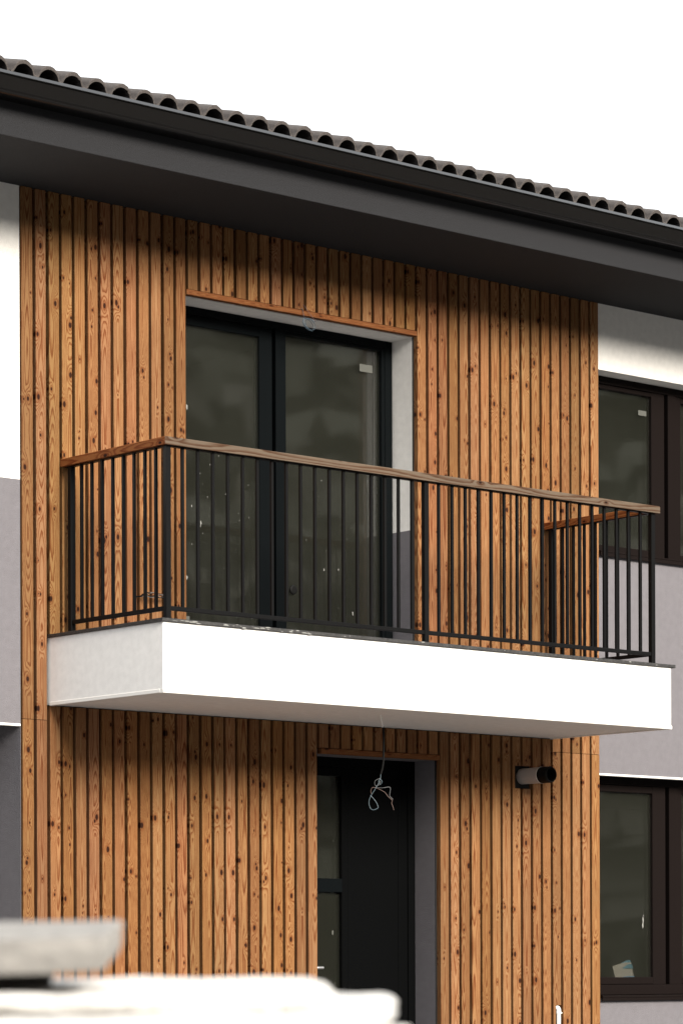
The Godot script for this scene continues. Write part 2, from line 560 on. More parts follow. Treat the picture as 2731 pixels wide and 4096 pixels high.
func build_house() -> void:
	house = node("house")
	tag(house, "two storey house with vertical timber cladding, dark eaves and white balcony", "house")
	var zb := -0.42
	var zs := -0.012
	for w in [["left", -7.0, -0.002, zs, [LEFT_WIN]], ["middle", -0.002, PANEL_R, -0.05, [UP_DOOR, LOW_DOOR]], ["right", PANEL_R, 13.0, zs, [UP_WIN, LOW_WIN]]]:
		obj("wall", wall(w[1], w[2], 0.0, SPLIT, zb, w[3], w[4]), M.grey_plaster, house).set_meta("label", "lavender grey rendered wall below the paint line")
		obj("wall", wall(w[1], w[2], SPLIT, SOFFIT + 0.01, zb, w[3], w[4]), M.white_plaster, house).set_meta("label", "white rendered wall above the paint line")
	# white corner beads under the window heads
	obj("corner_bead", bar(Vector3(LEFT_WIN[0], LEFT_WIN[3] - 0.008, -0.035), Vector3(-0.006, LEFT_WIN[3] + 0.006, -0.007), 0, 0.002), M.white_plastic, house)
	obj("corner_bead", bar(Vector3(LOW_WIN[0] - 0.004, LOW_WIN[3] - 0.008, -0.035), Vector3(LOW_WIN[2], LOW_WIN[3] + 0.006, -0.007), 0, 0.002), M.white_plastic, house)
	# rooms behind
	obj("interior_wall", box(Vector3(-7.0, 0.0, -6.3), Vector3(13.0, SOFFIT, -6.0)), M.interior, house)
	obj("interior_wall", box(Vector3(-7.3, 0.0, -6.0), Vector3(-7.0, SOFFIT, zs)), M.interior, house)
	obj("interior_wall", box(Vector3(13.0, 0.0, -6.0), Vector3(13.3, SOFFIT, zs)), M.interior, house)
	obj("interior_wall", box(Vector3(3.9, 0.0, -6.0), Vector3(4.02, SOFFIT, zb)), M.interior, house)
	obj("floor_slab", box(Vector3(-7.0, SLAB_LOW, -6.0), Vector3(13.0, 3.0, zb)), M.interior, house)
	obj("floor_slab", box(Vector3(-7.0, 0.02, -6.0), Vector3(13.0, 0.28, zb)), M.interior, house)
	obj("ceiling_slab", box(Vector3(-7.3, SOFFIT + 0.012, -6.3), Vector3(13.3, SOFFIT + 0.2, zs - 0.05)), M.interior, house)

func build_cladding() -> void:
	var cl := node("cladding", house)
	# black membrane behind the gaps
	var st := st_new()
	var z0 := -0.0485; var z1 := -0.040
	for r in [[0.003, 0.10, UP_DOOR[0] - 0.006, SOFFIT], [UP_DOOR[0] - 0.006, 5.262, UP_DOOR[2] + 0.006, SOFFIT], [UP_DOOR[2] + 0.0005, LOW_DOOR[3], 4.7145, SOFFIT], [UP_DOOR[0] - 0.006, 0.10, LOW_DOOR[0] - 0.006, SLAB_TOP], [LOW_DOOR[0] - 0.006, LOW_DOOR[3] + 0.03, UP_DOOR[2] + 0.006, SLAB_TOP], [LOW_DOOR[2] + 0.0005, 0.10, 4.7145, LOW_DOOR[3]]]:
		add_box(st, Vector3(r[0], r[1], z0), Vector3(r[2], r[3], z1))
	obj("membrane", st, M.membrane, cl)
	for k in COLS:
		var xl := COL0 + k * PITCH + rng.randf_range(-0.0012, 0.0012)
		var xr := xl + BOARD
		if k == 0: xl -= 0.006
		if k == COLS - 1: xr += 0.003
		var zf := rng.randf_range(-0.0012, 0.0008)
		var outer := k < 2 or k >= 46
		# upper board
		var low := JOINT + 0.0015 if outer else 3.128
		if k >= 13 and k <= 32: low = 5.268
		board(cl, "board", Vector3(xl, low, -THICK), Vector3(xr, SOFFIT - 0.002, zf))
		# lower board
		zf = rng.randf_range(-0.0012, 0.0008)
		var top := JOINT - 0.0015 if outer else SLAB_LOW - 0.006
		if k >= 24 and k <= 34:
			board(cl, "board", Vector3(xl, 2.565, -THICK), Vector3(xr, top, zf))
		elif k == 42:      # notched beside the pipe
			st = st_new()
			var strip := rng.randi() % STRIPS
			var tone := tone_random()
			add_board(st, Vector3(xl, 0.1, -THICK), Vector3(xr, 2.374, zf), 1, strip, 0, tone)
			add_board(st, Vector3(xl, 2.3745, -THICK), Vector3(3.921, 2.5235, zf), 1, strip, 0, tone)
			add_board(st, Vector3(xl, 2.524, -THICK), Vector3(xr, top, zf), 1, strip, 0, tone)
			obj("board", st, M.pine, cl)
		elif k == 43:      # cut through for the pipe
			board(cl, "board", Vector3(xl, 0.1, -THICK), Vector3(xr, 2.374, zf))
			board(cl, "board", Vector3(xl, 2.525, -THICK), Vector3(xr, top, zf))
		elif k == 46:      # notched for the white drain
			st = st_new()
			var strip := rng.randi() % STRIPS
			var tone := tone_random()
			add_board(st, Vector3(xl, 0.942, -THICK), Vector3(xr, top, zf), 1, strip, 0, tone)
			add_board(st, Vector3(xl, 0.1, -THICK), Vector3(4.294, 0.9415, zf), 1, strip, 0, tone)
			obj("board", st, M.pine, cl)
		else:
			board(cl, "board", Vector3(xl, 0.1, -THICK), Vector3(xr, top, zf))
	# lying trims over the two doors
	board(cl, "trim_board", Vector3(1.198, 5.233, -THICK), Vector3(3.058, 5.2655, 0.004), 0, Color(0.72, 0.56, 0.46))
	board(cl, "trim_board", Vector3(2.246, 2.529, -THICK), Vector3(3.244, 2.562, 0.004), 0, Color(0.72, 0.56, 0.46))

const BX0 := 0.192
const BX1 := 4.264
const BZ := 1.0756
func build_balcony() -> void:
	var b := node("balcony", house)
	obj("slab", bar(Vector3(BX0, SLAB_LOW, -0.05), Vector3(BX1, SLAB_TOP, BZ), 1, 0.003), M.slab_plaster, b)
	# thin corner beads along the lower edge
	var w := 0.026
	obj("drip_edge", bar(Vector3(BX0 - 0.003, SLAB_LOW - 0.007, BZ - w), Vector3(BX1 + 0.003, SLAB_LOW + 0.016, BZ + 0.004), 0, 0.003), M.white_plastic, b)
	obj("drip_edge", bar(Vector3(BX0 - 0.004, SLAB_LOW - 0.007, 0.004), Vector3(BX0 + w, SLAB_LOW + 0.016, BZ - w - 0.001), 2, 0.003), M.white_plastic, b)
	obj("drip_edge", bar(Vector3(BX1 - w, SLAB_LOW - 0.007, 0.004), Vector3(BX1 + 0.004, SLAB_LOW + 0.016, BZ - w - 0.001), 2, 0.003), M.white_plastic, b)
	# dark coping sheet, open in the middle where the screed lies
	var x0 := BX0 - 0.014; var x1 := BX1 + 0.026; var z1 := BZ + 0.014
	obj("coping", bar(Vector3(x0, SLAB_TOP + 0.001, z1 - 0.12), Vector3(x1, 3.124, z1), 0, 0.003), M.flashing, b)
	obj("coping", bar(Vector3(x0, SLAB_TOP + 0.001, 0.003), Vector3(x0 + 0.12, 3.1235, z1 - 0.1205), 2, 0.003), M.flashing, b)
	obj("coping", bar(Vector3(x1 - 0.12, SLAB_TOP + 0.001, 0.003), Vector3(x1, 3.1235, z1 - 0.1205), 2, 0.003), M.flashing, b)
	obj("screed", box(Vector3(x0 + 0.121, SLAB_TOP + 0.001, -0.23), Vector3(x1 - 0.121, 3.118, z1 - 0.121)), M.grey_plaster, b)
	# plaster smears left on the coping edge
	var st := st_new()
	for k in 34:
		var x := x0 + 0.02 + pow(rng.randf(), 1.3) * 1.5 if k < 29 else rng.randf_range(2.0, 4.2)
		var l := rng.randf_range(0.004, 0.03)
		var h := rng.randf_range(0.002, 0.006)
		var y := rng.randf_range(3.105, 3.121)
		var ring := []
		for q in 8:
			var a := TAU * q / 8.0
			ring.append(Vector3(x + cos(a) * l * rng.randf_range(0.6, 1.0), y + sin(a) * h * rng.randf_range(0.5, 1.0), z1 + 0.0008))
		for q in 8:
			tri(st, Vector3(x, y, z1 + 0.002), ring[q], ring[(q + 1) % 8], Vector3.BACK)
	obj("plaster_smears", st, M.specks, b).set_meta("kind", "stuff")

# extrude a plan polygon with a chamfered top, for the mitred handrail; uv along the length
func rail(plan: Array, y0: float, y1: float, along: int, strip: int, tone: Color) -> SurfaceTool:
	var st := st_new()
	var c := 0.004
	var mid := Vector2.ZERO
	for p in plan: mid += p
	mid /= plan.size()
	var ins := []
	for p in plan:
		ins.append(Vector2(p.x - signf(p.x - mid.x) * c, p.y - signf(p.y - mid.y) * c))
	st.set_color(tone)
	var lo := 1e9
	for p in plan: lo = minf(lo, p[along])
	var uv := func(p: Vector2, t: float) -> Vector2:
		return Vector2((strip + 0.06 + 0.88 * t) / STRIPS, fposmod((p[along] - lo) * 0.31, 2.0) / 1.3)
	var n := plan.size()
	for i in n:
		var j := (i + 1) % n
		var a: Vector2 = plan[i]; var b: Vector2 = plan[j]
		var e := b - a
		var o := Vector2(e.y, -e.x)
		if o.dot((a + b) / 2.0 - mid) < 0.0: o = -o
		var out := Vector3(o.x, 0, o.y)
		quad(st, Vector3(a.x, y0, a.y), Vector3(b.x, y0, b.y), Vector3(b.x, y1 - c, b.y), Vector3(a.x, y1 - c, a.y), out, uv.call(a, 0.0), uv.call(b, 0.0), uv.call(b, 0.5), uv.call(a, 0.5))
		var ia: Vector2 = ins[i]; var ib: Vector2 = ins[j]
		quad(st, Vector3(a.x, y1 - c, a.y), Vector3(b.x, y1 - c, b.y), Vector3(ib.x, y1, ib.y), Vector3(ia.x, y1, ia.y), out.normalized() + Vector3.UP, uv.call(a, 0.5), uv.call(b, 0.5), uv.call(b, 0.55), uv.call(a, 0.55))
	for yy in [y0, y1]:
		var src: Array = plan if yy == y0 else ins
		for i in range(1, n - 1):
			var p: Vector2 = src[0]; var q: Vector2 = src[i]; var s: Vector2 = src[i + 1]
			tri(st, Vector3(p.x, yy, p.y), Vector3(q.x, yy, q.y), Vector3(s.x, yy, s.y), Vector3.DOWN if yy == y0 else Vector3.UP, uv.call(p, 0.6), uv.call(q, 0.9), uv.call(s, 0.95))
	return st

func build_railing() -> void:
	var r := node("railing", house)
	var y0 := 4.099; var y1 := 4.144
	var a := 0.268; var b := 4.248; var zf := 0.999; var w := 0.07
	obj("handrail", rail([Vector2(a, zf), Vector2(b, zf), Vector2(b - w, zf - w), Vector2(a + w, zf - w)], y0, y1, 0, 6, Color(0.42, 0.60, 1.0)), M.pine, r).set_meta("label", "weathered greyish front handrail")
	obj("handrail", rail([Vector2(a, 0.006), Vector2(a + w, 0.006), Vector2(a + w, zf - w - 0.001), Vector2(a, zf - 0.001)], y0, y1 - 0.0005, 1, 11, Color(0.85, 0.58, 0.4)), M.pine, r)
	obj("handrail", rail([Vector2(b - w, 0.006), Vector2(b, 0.006), Vector2(b, zf - 0.001), Vector2(b - w, zf - w - 0.001)], y0, y1 - 0.0005, 1, 19, Color(0.95, 0.66, 0.46)), M.pine, r)
	var xl := 0.309; var xr := 4.208; var zb := 0.962
	var hp := 0.0165; var hb := 0.0085; var base := 3.124
	for p in [[xl, 0.058], [xl, zb], [2.246, zb], [xr, zb], [xr, 0.058]]:
		obj("post", bar(Vector3(p[0] - hp, base, p[1] - hp), Vector3(p[0] + hp, 4.0935, p[1] + hp), 1, 0.002), M.steel, r)
	# flat bar under the wood
	obj("top_bar", bar(Vector3(xl - hp, 4.094, zb - hp), Vector3(xr + hp, 4.0985, zb + hp), 0, 0.001), M.steel, r)
	obj("top_bar", bar(Vector3(xl - hp, 4.094, 0.02), Vector3(xl + hp, 4.0985, zb - hp - 0.0005), 2, 0.001), M.steel, r)
	obj("top_bar", bar(Vector3(xr - hp, 4.094, 0.02), Vector3(xr + hp, 4.0985, zb - hp - 0.0005), 2, 0.001), M.steel, r)
	var ry := 3.185; var rt := 3.209; var rw := 0.0105
	for s in [[xl, 2.246], [2.246, xr]]:
		obj("bottom_rail", bar(Vector3(s[0] + hp, ry, zb - rw), Vector3(s[1] - hp, rt, zb + rw), 0, 0.002), M.steel, r)
		for k in range(1, 18):
			var x: float = lerpf(s[0], s[1], k / 18.0) + rng.randf_range(-0.0015, 0.0015)
			obj("baluster", bar(Vector3(x - hb, rt, zb - hb), Vector3(x + hb, 4.0935, zb + hb), 1, 0.0015), M.steel, r)
	for x in [xl, xr]:
		obj("bottom_rail", bar(Vector3(x - rw, ry, 0.058 + hp), Vector3(x + rw, rt, zb - hp), 2, 0.002), M.steel, r)
		for k in range(1, 9):
			var z: float = lerpf(0.058, zb, k / 9.0)
			obj("baluster", bar(Vector3(x - hb, rt, z - hb), Vector3(x + hb, 4.0935, z + hb), 1, 0.0015), M.steel, r)

func build_balcony_door() -> void:
	var d := node("balcony_door", house)
	d.set_meta("label", "dark two-leaf glass door opening onto the balcony")
	var zf := -0.235
	var zk := -0.315
	obj("frame", frame_ring(1.2005, 3.0585, 3.001, 5.231, zk, zf, 0.075, 0.062, 0.12, 0.045), M.anthracite, d)
	# sliding sash on the left, set back, and the fixed light on the right
	obj("sash", frame_ring(1.262, 2.066, 3.121, 5.186, zk + 0.004, zf - 0.014, 0.09, 0.102, 0.09, 0.064), M.anthracite, d)
	obj("sash", frame_ring(2.0885, 2.9965, 3.121, 5.186, zk + 0.004, zf - 0.004, 0.082, 0.026, 0.05, 0.02), M.anthracite, d)
	obj("mullion", bar(Vector3(2.066, 3.122, zk + 0.006), Vector3(2.088, 5.185, zf - 0.04), 1, 0.002), M.anthracite, d)
	var gl := zf - 0.03
	pane(d, 1.351, 1.965, 3.21, 5.123, gl)
	pane(d, 2.17, 2.971, 3.17, 5.167, gl)
	# paper label, lock rosette, small tag
	obj("label_sticker", box(Vector3(2.803, 5.018, gl + 0.001), Vector3(2.912, 5.066, gl + 0.0016)), M.sticker, d)
	obj("label_sticker", box(Vector3(1.385, 3.315, gl + 0.001), Vector3(1.42, 3.345, gl + 0.0016)), M.sticker, d)
	var st := st_new()
	add_lathe(st, Vector3(2.243, 3.572, gl + 0.001), Vector3.BACK, [[0.0, 0.03], [0.008, 0.028], [0.011, 0.02], [0.011, 0.0001]], 20)
	obj("suction_cup", st, M.black_rubber, d)
	var spots := [[1.405, 4.62, 0.012], [1.51, 3.925, 0.011], [1.492, 3.84, 0.016], [1.44, 4.02, 0.006], [1.60, 4.22, 0.008], [1.40, 3.58, 0.014], [2.50, 3.72, 0.008], [2.62, 3.73, 0.007], [2.74, 3.46, 0.009]]
	for k in 46:
		var left := rng.randf() < 0.65
		spots.append([rng.randf_range(1.37, 1.95) if left else rng.randf_range(2.19, 2.95), rng.randf_range(3.3, 4.35), rng.randf_range(0.0015, 0.0045)])
	splashes(d, "paint_specks", spots, gl + 0.001, M.specks).set_meta("kind", "stuff")

func build_front_door() -> void:
	var d := node("front_door", house)
	d.set_meta("label", "black ground floor door with a glazed strip on its left")
	var zf := -0.234
	var zk := -0.31
	obj("frame", frame_ring(2.2485, 3.2445, 0.281, 2.531, zk, zf, 0.065, 0.06, 0.04, 0.06), M.door_leaf, d)
	var leaf := obj("leaf", bar(Vector3(2.671, 0.325, zk + 0.01), Vector3(3.183, 2.469, zf - 0.008), 1, 0.002), M.door_leaf, d)
	obj("moulding", bar(Vector3(3.10, 0.335, zf - 0.0075), Vector3(3.118, 2.459, zf - 0.004), 1, 0.0015), M.door_leaf, d)
	obj("side_light_frame", frame_ring(2.315, 2.669, 0.325, 2.469, zk + 0.008, zf - 0.004, 0.06, 0.05, 0.1, 0.055), M.door_leaf, d)
	obj("transom", bar(Vector3(2.376, 1.675, zk + 0.01), Vector3(2.618, 1.762, zf - 0.002), 0, 0.003), M.anthracite, d)
	pane(d, 2.376, 2.618, 1.763, 2.413, zf - 0.03)
	pane(d, 2.376, 2.618, 0.426, 1.674, zf - 0.03)
	var st := st_new()
	add_tube(st, smooth_path([Vector3(2.345, 1.196, zf - 0.01), Vector3(2.345, 1.196, zf + 0.045), Vector3(2.36, 1.196, zf + 0.058), Vector3(2.405, 1.196, zf + 0.06)], 4), 0.0095, 10)
	obj("handle", st, M.metal, d)
	splashes(d, "paint_specks", [[2.56, 1.42, 0.012], [2.57, 2.0, 0.004], [2.58, 1.1, 0.006]], zf - 0.029, M.sticker).set_meta("kind", "stuff")

func window(hole: Array, gx: Array, z: float, sill_y: float, glass_low: float, glass_top: float) -> Node3D:
	var w := node("window", house)
	var zk := z - 0.075
	var x0: float = hole[0] + 0.0015; var x1: float = hole[2] - 0.0015
	var y0: float = sill_y; var y1: float = hole[3] - 0.0015
	obj("frame", frame_ring(x0, x1, y0, y1, zk, z, 0.06, 0.06, glass_low - 0.052 - y0, 0.05), M.brown_frame, w)
	obj("mullion", bar(Vector3(gx[2], glass_low - 0.051, zk + 0.002), Vector3(gx[3], y1 - 0.0505, z - 0.002), 1, 0.003), M.brown_frame, w)
	# casement on the near side, with a bead round the glass
	var cx0: float = x0 + 0.061
	obj("casement", frame_ring(cx0, gx[1], glass_low - 0.05, y1 - 0.052, zk + 0.005, z - 0.012, 0.07, gx[1] - gx[0], 0.05, maxf(0.03, y1 - 0.052 - glass_top), 0.004), M.brown_frame, w)
	pane(w, cx0 + 0.071, gx[0] - 0.001, glass_low + 0.001, glass_top - 0.001, z - 0.035)
	obj("casement", frame_ring(gx[3] + 0.002, x1 - 0.0605, glass_low - 0.05, y1 - 0.052, zk + 0.005, z - 0.012, 0.05, 0.06, 0.045, 0.04, 0.004), M.brown_frame, w)
	pane(w, gx[3] + 0.054, x1 - 0.122, glass_low - 0.003, y1 - 0.094, z - 0.035)
	return w

func build_windows() -> void:
	var gx := [5.405, 5.535, 5.562, 5.648]
	var w := window(LOW_WIN, gx, -0.15, 1.004, 1.125, 2.398)
	obj("sill", bar(Vector3(LOW_WIN[0] + 0.001, 0.9865, -0.226), Vector3(LOW_WIN[2] + 0.03, 1.0025, 0.022), 0, 0.002), M.brown_frame, w)
	obj("sill_lip", bar(Vector3(LOW_WIN[0] + 0.001, 0.966, 0.012), Vector3(LOW_WIN[2] + 0.03, 0.986, 0.021), 0, 0.002), M.brown_frame, w)
	splashes(w, "paint_specks", [[5.33, 1.52, 0.014], [5.325, 1.485, 0.012], [5.335, 1.55, 0.008]], -0.1845, M.specks).set_meta("kind", "stuff")
	var u := window(UP_WIN, gx, -0.15, 4.012, 4.085, 5.168)
	obj("sill", bar(Vector3(UP_WIN[0] + 0.001, 4.001, -0.226), Vector3(UP_WIN[2] + 0.03, 4.0115, 0.016), 0, 0.002), M.brown_frame, u)
	obj("sill_lip", bar(Vector3(UP_WIN[0] + 0.001, 3.974, 0.006), Vector3(UP_WIN[2] + 0.03, 4.0005, 0.015), 0, 0.002), M.brown_frame, u)
	obj("label_sticker", box(Vector3(5.295, 5.02, -0.184), Vector3(5.375, 5.055, -0.1834)), M.sticker, u)
	# the opening left of the cladding, its window just out of sight
	var l := node("window", house)
	obj("frame", frame_ring(LEFT_WIN[0] + 0.002, LEFT_WIN[2] - 0.002, 1.0, LEFT_WIN[3] - 0.009, -0.33, -0.255, 0.07, 0.07, 0.07, 0.07), M.brown_frame, l)
	pane(l, LEFT_WIN[0] + 0.073, LEFT_WIN[2] - 0.073, 1.071, LEFT_WIN[3] - 0.08, -0.29)
	obj("sill", bar(Vector3(LEFT_WIN[0] + 0.001, 0.9865, -0.33), Vector3(LEFT_WIN[2] - 0.001, 0.9995, 0.022), 0, 0.002), M.brown_frame, l)

func build_eave() -> void:
	var ex0 := -7.5; var ex1 := 13.5
	# soffit and rendered fascia
	obj("soffit", box(Vector3(ex0, SOFFIT, -0.011), Vector3(ex1, SOFFIT + 0.03, EAVE - 0.012)), M.dark_plaster, house)
	obj("fascia", bar(Vector3(ex0, SOFFIT - 0.002, EAVE - 0.012), Vector3(ex1, 6.0, EAVE), 0, 0.003), M.dark_plaster, house)
	# gutter: a box section with a folded bead and a rolled lip
	var prof := [Vector2(0.806, 5.985), Vector2(0.806, 5.876), Vector2(0.822, 5.862), Vector2(0.925, 5.862), Vector2(0.934, 5.866), Vector2(0.936, 5.874), Vector2(0.932, 5.881), Vector2(0.940, 5.888), Vector2(0.950, 5.958), Vector2(0.940, 5.958), Vector2(0.927, 5.892), Vector2(0.915, 5.868), Vector2(0.825, 5.868), Vector2(0.812, 5.88), Vector2(0.812, 5.985)]
	var st := st_new()
	for i in prof.size():
		var p: Vector2 = prof[i]; var q: Vector2 = prof[(i + 1) % prof.size()]
		var e := q - p
		quad(st, Vector3(ex0, p.y, p.x), Vector3(ex1, p.y, p.x), Vector3(ex1, q.y, q.x), Vector3(ex0, q.y, q.x), Vector3(0, e.x * -1.0, e.y))
	var gutter := obj("gutter", st, M.gutter, house)
	# the rolled lip, flattened and leaning back
	st = st_new()
	var lip := [Vector2(0.942, 5.9585), Vector2(0.955, 5.9585), Vector2(0.960, 5.9605), Vector2(0.9605, 5.9635), Vector2(0.9415, 5.9855), Vector2(0.938, 5.986), Vector2(0.937, 5.983)]
	for i in lip.size():
		var p: Vector2 = lip[i]; var q: Vector2 = lip[(i + 1) % lip.size()]
		var e := q - p
		quad(st, Vector3(ex0, p.y, p.x), Vector3(ex1, p.y, p.x), Vector3(ex1, q.y, q.x), Vector3(ex0, q.y, q.x), Vector3(0, -e.x, e.y))
	obj("lip", st, M.gutter, gutter)
	# roof of double-roll tiles
	var roof := node("roof", house)
	var slope := deg_to_rad(15.0)
	var pitch := 0.1645
	var len_ := 0.42
	var dir := Vector3(0, sin(slope), -cos(slope))
	var up := Vector3(0, cos(slope), sin(slope))
	obj("roof_deck", box(Vector3(ex0, 5.99, -0.2), Vector3(ex1, 6.0, EAVE - 0.02)), M.membrane, roof)
	st = st_new()
	var da := Vector3(0, 5.998, EAVE - 0.01); var db := da + dir * 7.5
	quad(st, Vector3(ex0, da.y, da.z), Vector3(ex1, da.y, da.z), Vector3(ex1, db.y, db.z), Vector3(ex0, db.y, db.z), Vector3.UP)
	quad(st, Vector3(ex0, 6.0, -6.3), Vector3(ex1, 6.0, -6.3), Vector3(ex1, db.y, db.z), Vector3(ex0, db.y, db.z), Vector3.FORWARD)
	obj("roof_deck", st, M.membrane, roof)
	for sx in [ex0, ex1]:
		st = st_new()
		tri(st, Vector3(sx, 5.998, EAVE - 0.01), Vector3(sx, 5.998, -6.3), Vector3(sx, db.y, db.z), Vector3.LEFT if sx == ex0 else Vector3.RIGHT)
		obj("gable", st, M.dark_plaster, roof)
	var shapes := []
	for v in 4: shapes.append(tile_mesh(pitch, len_, up, dir, v))
	var first := -0.591
	for course in 4:
		for n in range(-12, 22):
			var o := MeshInstance3D.new()
			o.name = "roof_tile"
			o.mesh = shapes[(n * 7 + course * 3 + 84) % 4]
			o.position = Vector3(first + n * pitch * 2.0 - pitch * 0.5 + rng.randf_range(-0.003, 0.003), 6.014 + rng.randf_range(-0.003, 0.003), 0.878 + rng.randf_range(-0.006, 0.006)) + dir * (0.36 * course) + up * (0.004 * course)
			o.rotation.z = rng.randf_range(-0.012, 0.012)
			roof.add_child(o, true)

# a tile of two rolls; z forward end at 0; the lap over the neighbour is a thicker, chipped edge on the first roll
func tile_mesh(pitch: float, len_: float, up: Vector3, dir: Vector3, variant: int) -> ArrayMesh:
	var r := RandomNumberGenerator.new()
	r.seed = 300 + variant
	var st := st_new()
	var n := 18
	var pts := []        # [x, height, thickness]
	for roll in 2:
		for k in n + 1:
			if roll == 1 and k == 0: continue
			var t := float(k) / n
			var x := (roll + t) * pitch
			# a round roll with a narrow flat pan
			var u := (t - 0.5) / 0.40
			var h := 0.0
			if absf(u) < 1.0: h = 0.066 * sqrt(1.0 - u * u)
			var lap := 0.0
			if roll == 0 and t > 0.44: lap = 0.0035 * clampf((t - 0.44) / 0.06, 0.0, 1.0)
			pts.append([x, h + lap, 0.019 + lap])
	var chip := []
	for p in pts: chip.append(r.randf_range(-0.002, 0.002) + (r.randf_range(-0.006, 0.004) if absf(p[0] - pitch * 0.62) < 0.03 else 0.0))
	var mid := Vector3(pitch, 0.02, 0)
	for i in pts.size() - 1:
		var j := i + 1
		var A: Vector3 = Vector3(pts[i][0], 0, 0) + up * pts[i][1] - dir * chip[i]
		var B: Vector3 = Vector3(pts[j][0], 0, 0) + up * pts[j][1] - dir * chip[j]
		var a: Vector3 = Vector3(pts[i][0], 0, 0) + up * (pts[i][1] - pts[i][2]) - dir * chip[i]
		var b: Vector3 = Vector3(pts[j][0], 0, 0) + up * (pts[j][1] - pts[j][2]) - dir * chip[j]
		var L := dir * len_
		var bev := 0.004
		quad(st, A + dir * bev, B + dir * bev, B + L, A + L, up)
		quad(st, A + dir * bev, B + dir * bev, B - up * bev, A - up * bev, up - dir)
		quad(st, a, b, b + L, a + L, -up)
		quad(st, a, b, B - up * bev, A - up * bev, -dir)
	for e in [0, pts.size() - 1]:
		var A2: Vector3 = Vector3(pts[e][0], 0, 0) + up * pts[e][1]
		var a2: Vector3 = Vector3(pts[e][0], 0, 0) + up * (pts[e][1] - pts[e][2])
		quad(st, A2, a2, a2 + dir * len_, A2 + dir * len_, Vector3.LEFT if e == 0 else Vector3.RIGHT)
	st.set_material(M.tile)
	return st.commit()

func build_pipes() -> void:
	var p := node("exhaust_pipe", null, Vector3(4.016, 2.4565, -0.034))
	tag(p, "short grey exhaust pipe with black sleeve poking out of the cladding", "pipe")
	var st := st_new()
	var R := 0.0525
	add_lathe(st, Vector3.ZERO, Vector3.BACK, [[0.0, 0.047], [0.0, R], [0.19, R], [0.19, 0.047], [0.0, 0.047]], 32)
	obj("pipe", st, M.grey_plastic, p)
	st = st_new()
	add_lathe(st, Vector3.ZERO, Vector3.BACK, [[0.186, R + 0.0006], [0.186, R + 0.003], [0.19, R + 0.003], [0.19, R + 0.0006]], 32)
	obj("collar", st, M.white_plastic, p)
	st = st_new()
	add_lathe(st, Vector3.ZERO, Vector3.BACK, [[0.191, 0.046], [0.191, R + 0.0022], [0.268, R + 0.001], [0.276, R - 0.004], [0.276, 0.044], [0.2, 0.044], [0.2, 0.0001]], 32)
	obj("sleeve", st, M.black_rubber, p)

	var d := node("drain_pipe", null, Vector3(4.3235, 0.0, 0.0))
	tag(d, "white plastic drain pipe with elbow at the foot of the cladding", "pipe")
	obj("pipe", tube([Vector3(0, 0.0, -0.008), Vector3(0, 0.89, -0.008)], 0.0155, 20), M.white_plastic, d)
	st = st_new()
	add_lathe(st, Vector3(0, 0, -0.008), Vector3.UP, [[0.885, 0.0155], [0.885, 0.0195], [0.897, 0.0195], [0.9, 0.0175]], 20)
	obj("socket", st, M.white_plastic, d)
	obj("elbow", tube(smooth_path([Vector3(0, 0.898, -0.008), Vector3(-0.001, 0.912, -0.009), Vector3(-0.005, 0.922, -0.014), Vector3(-0.009, 0.9245, -0.024), Vector3(-0.011, 0.9245, -0.034)], 4), 0.0172, 20), M.white_plastic, d)
	obj("clip", tube([Vector3(0.016, 0.889, -0.006), Vector3(0.029, 0.889, -0.002)], 0.0035, 8), M.white_plastic, d)

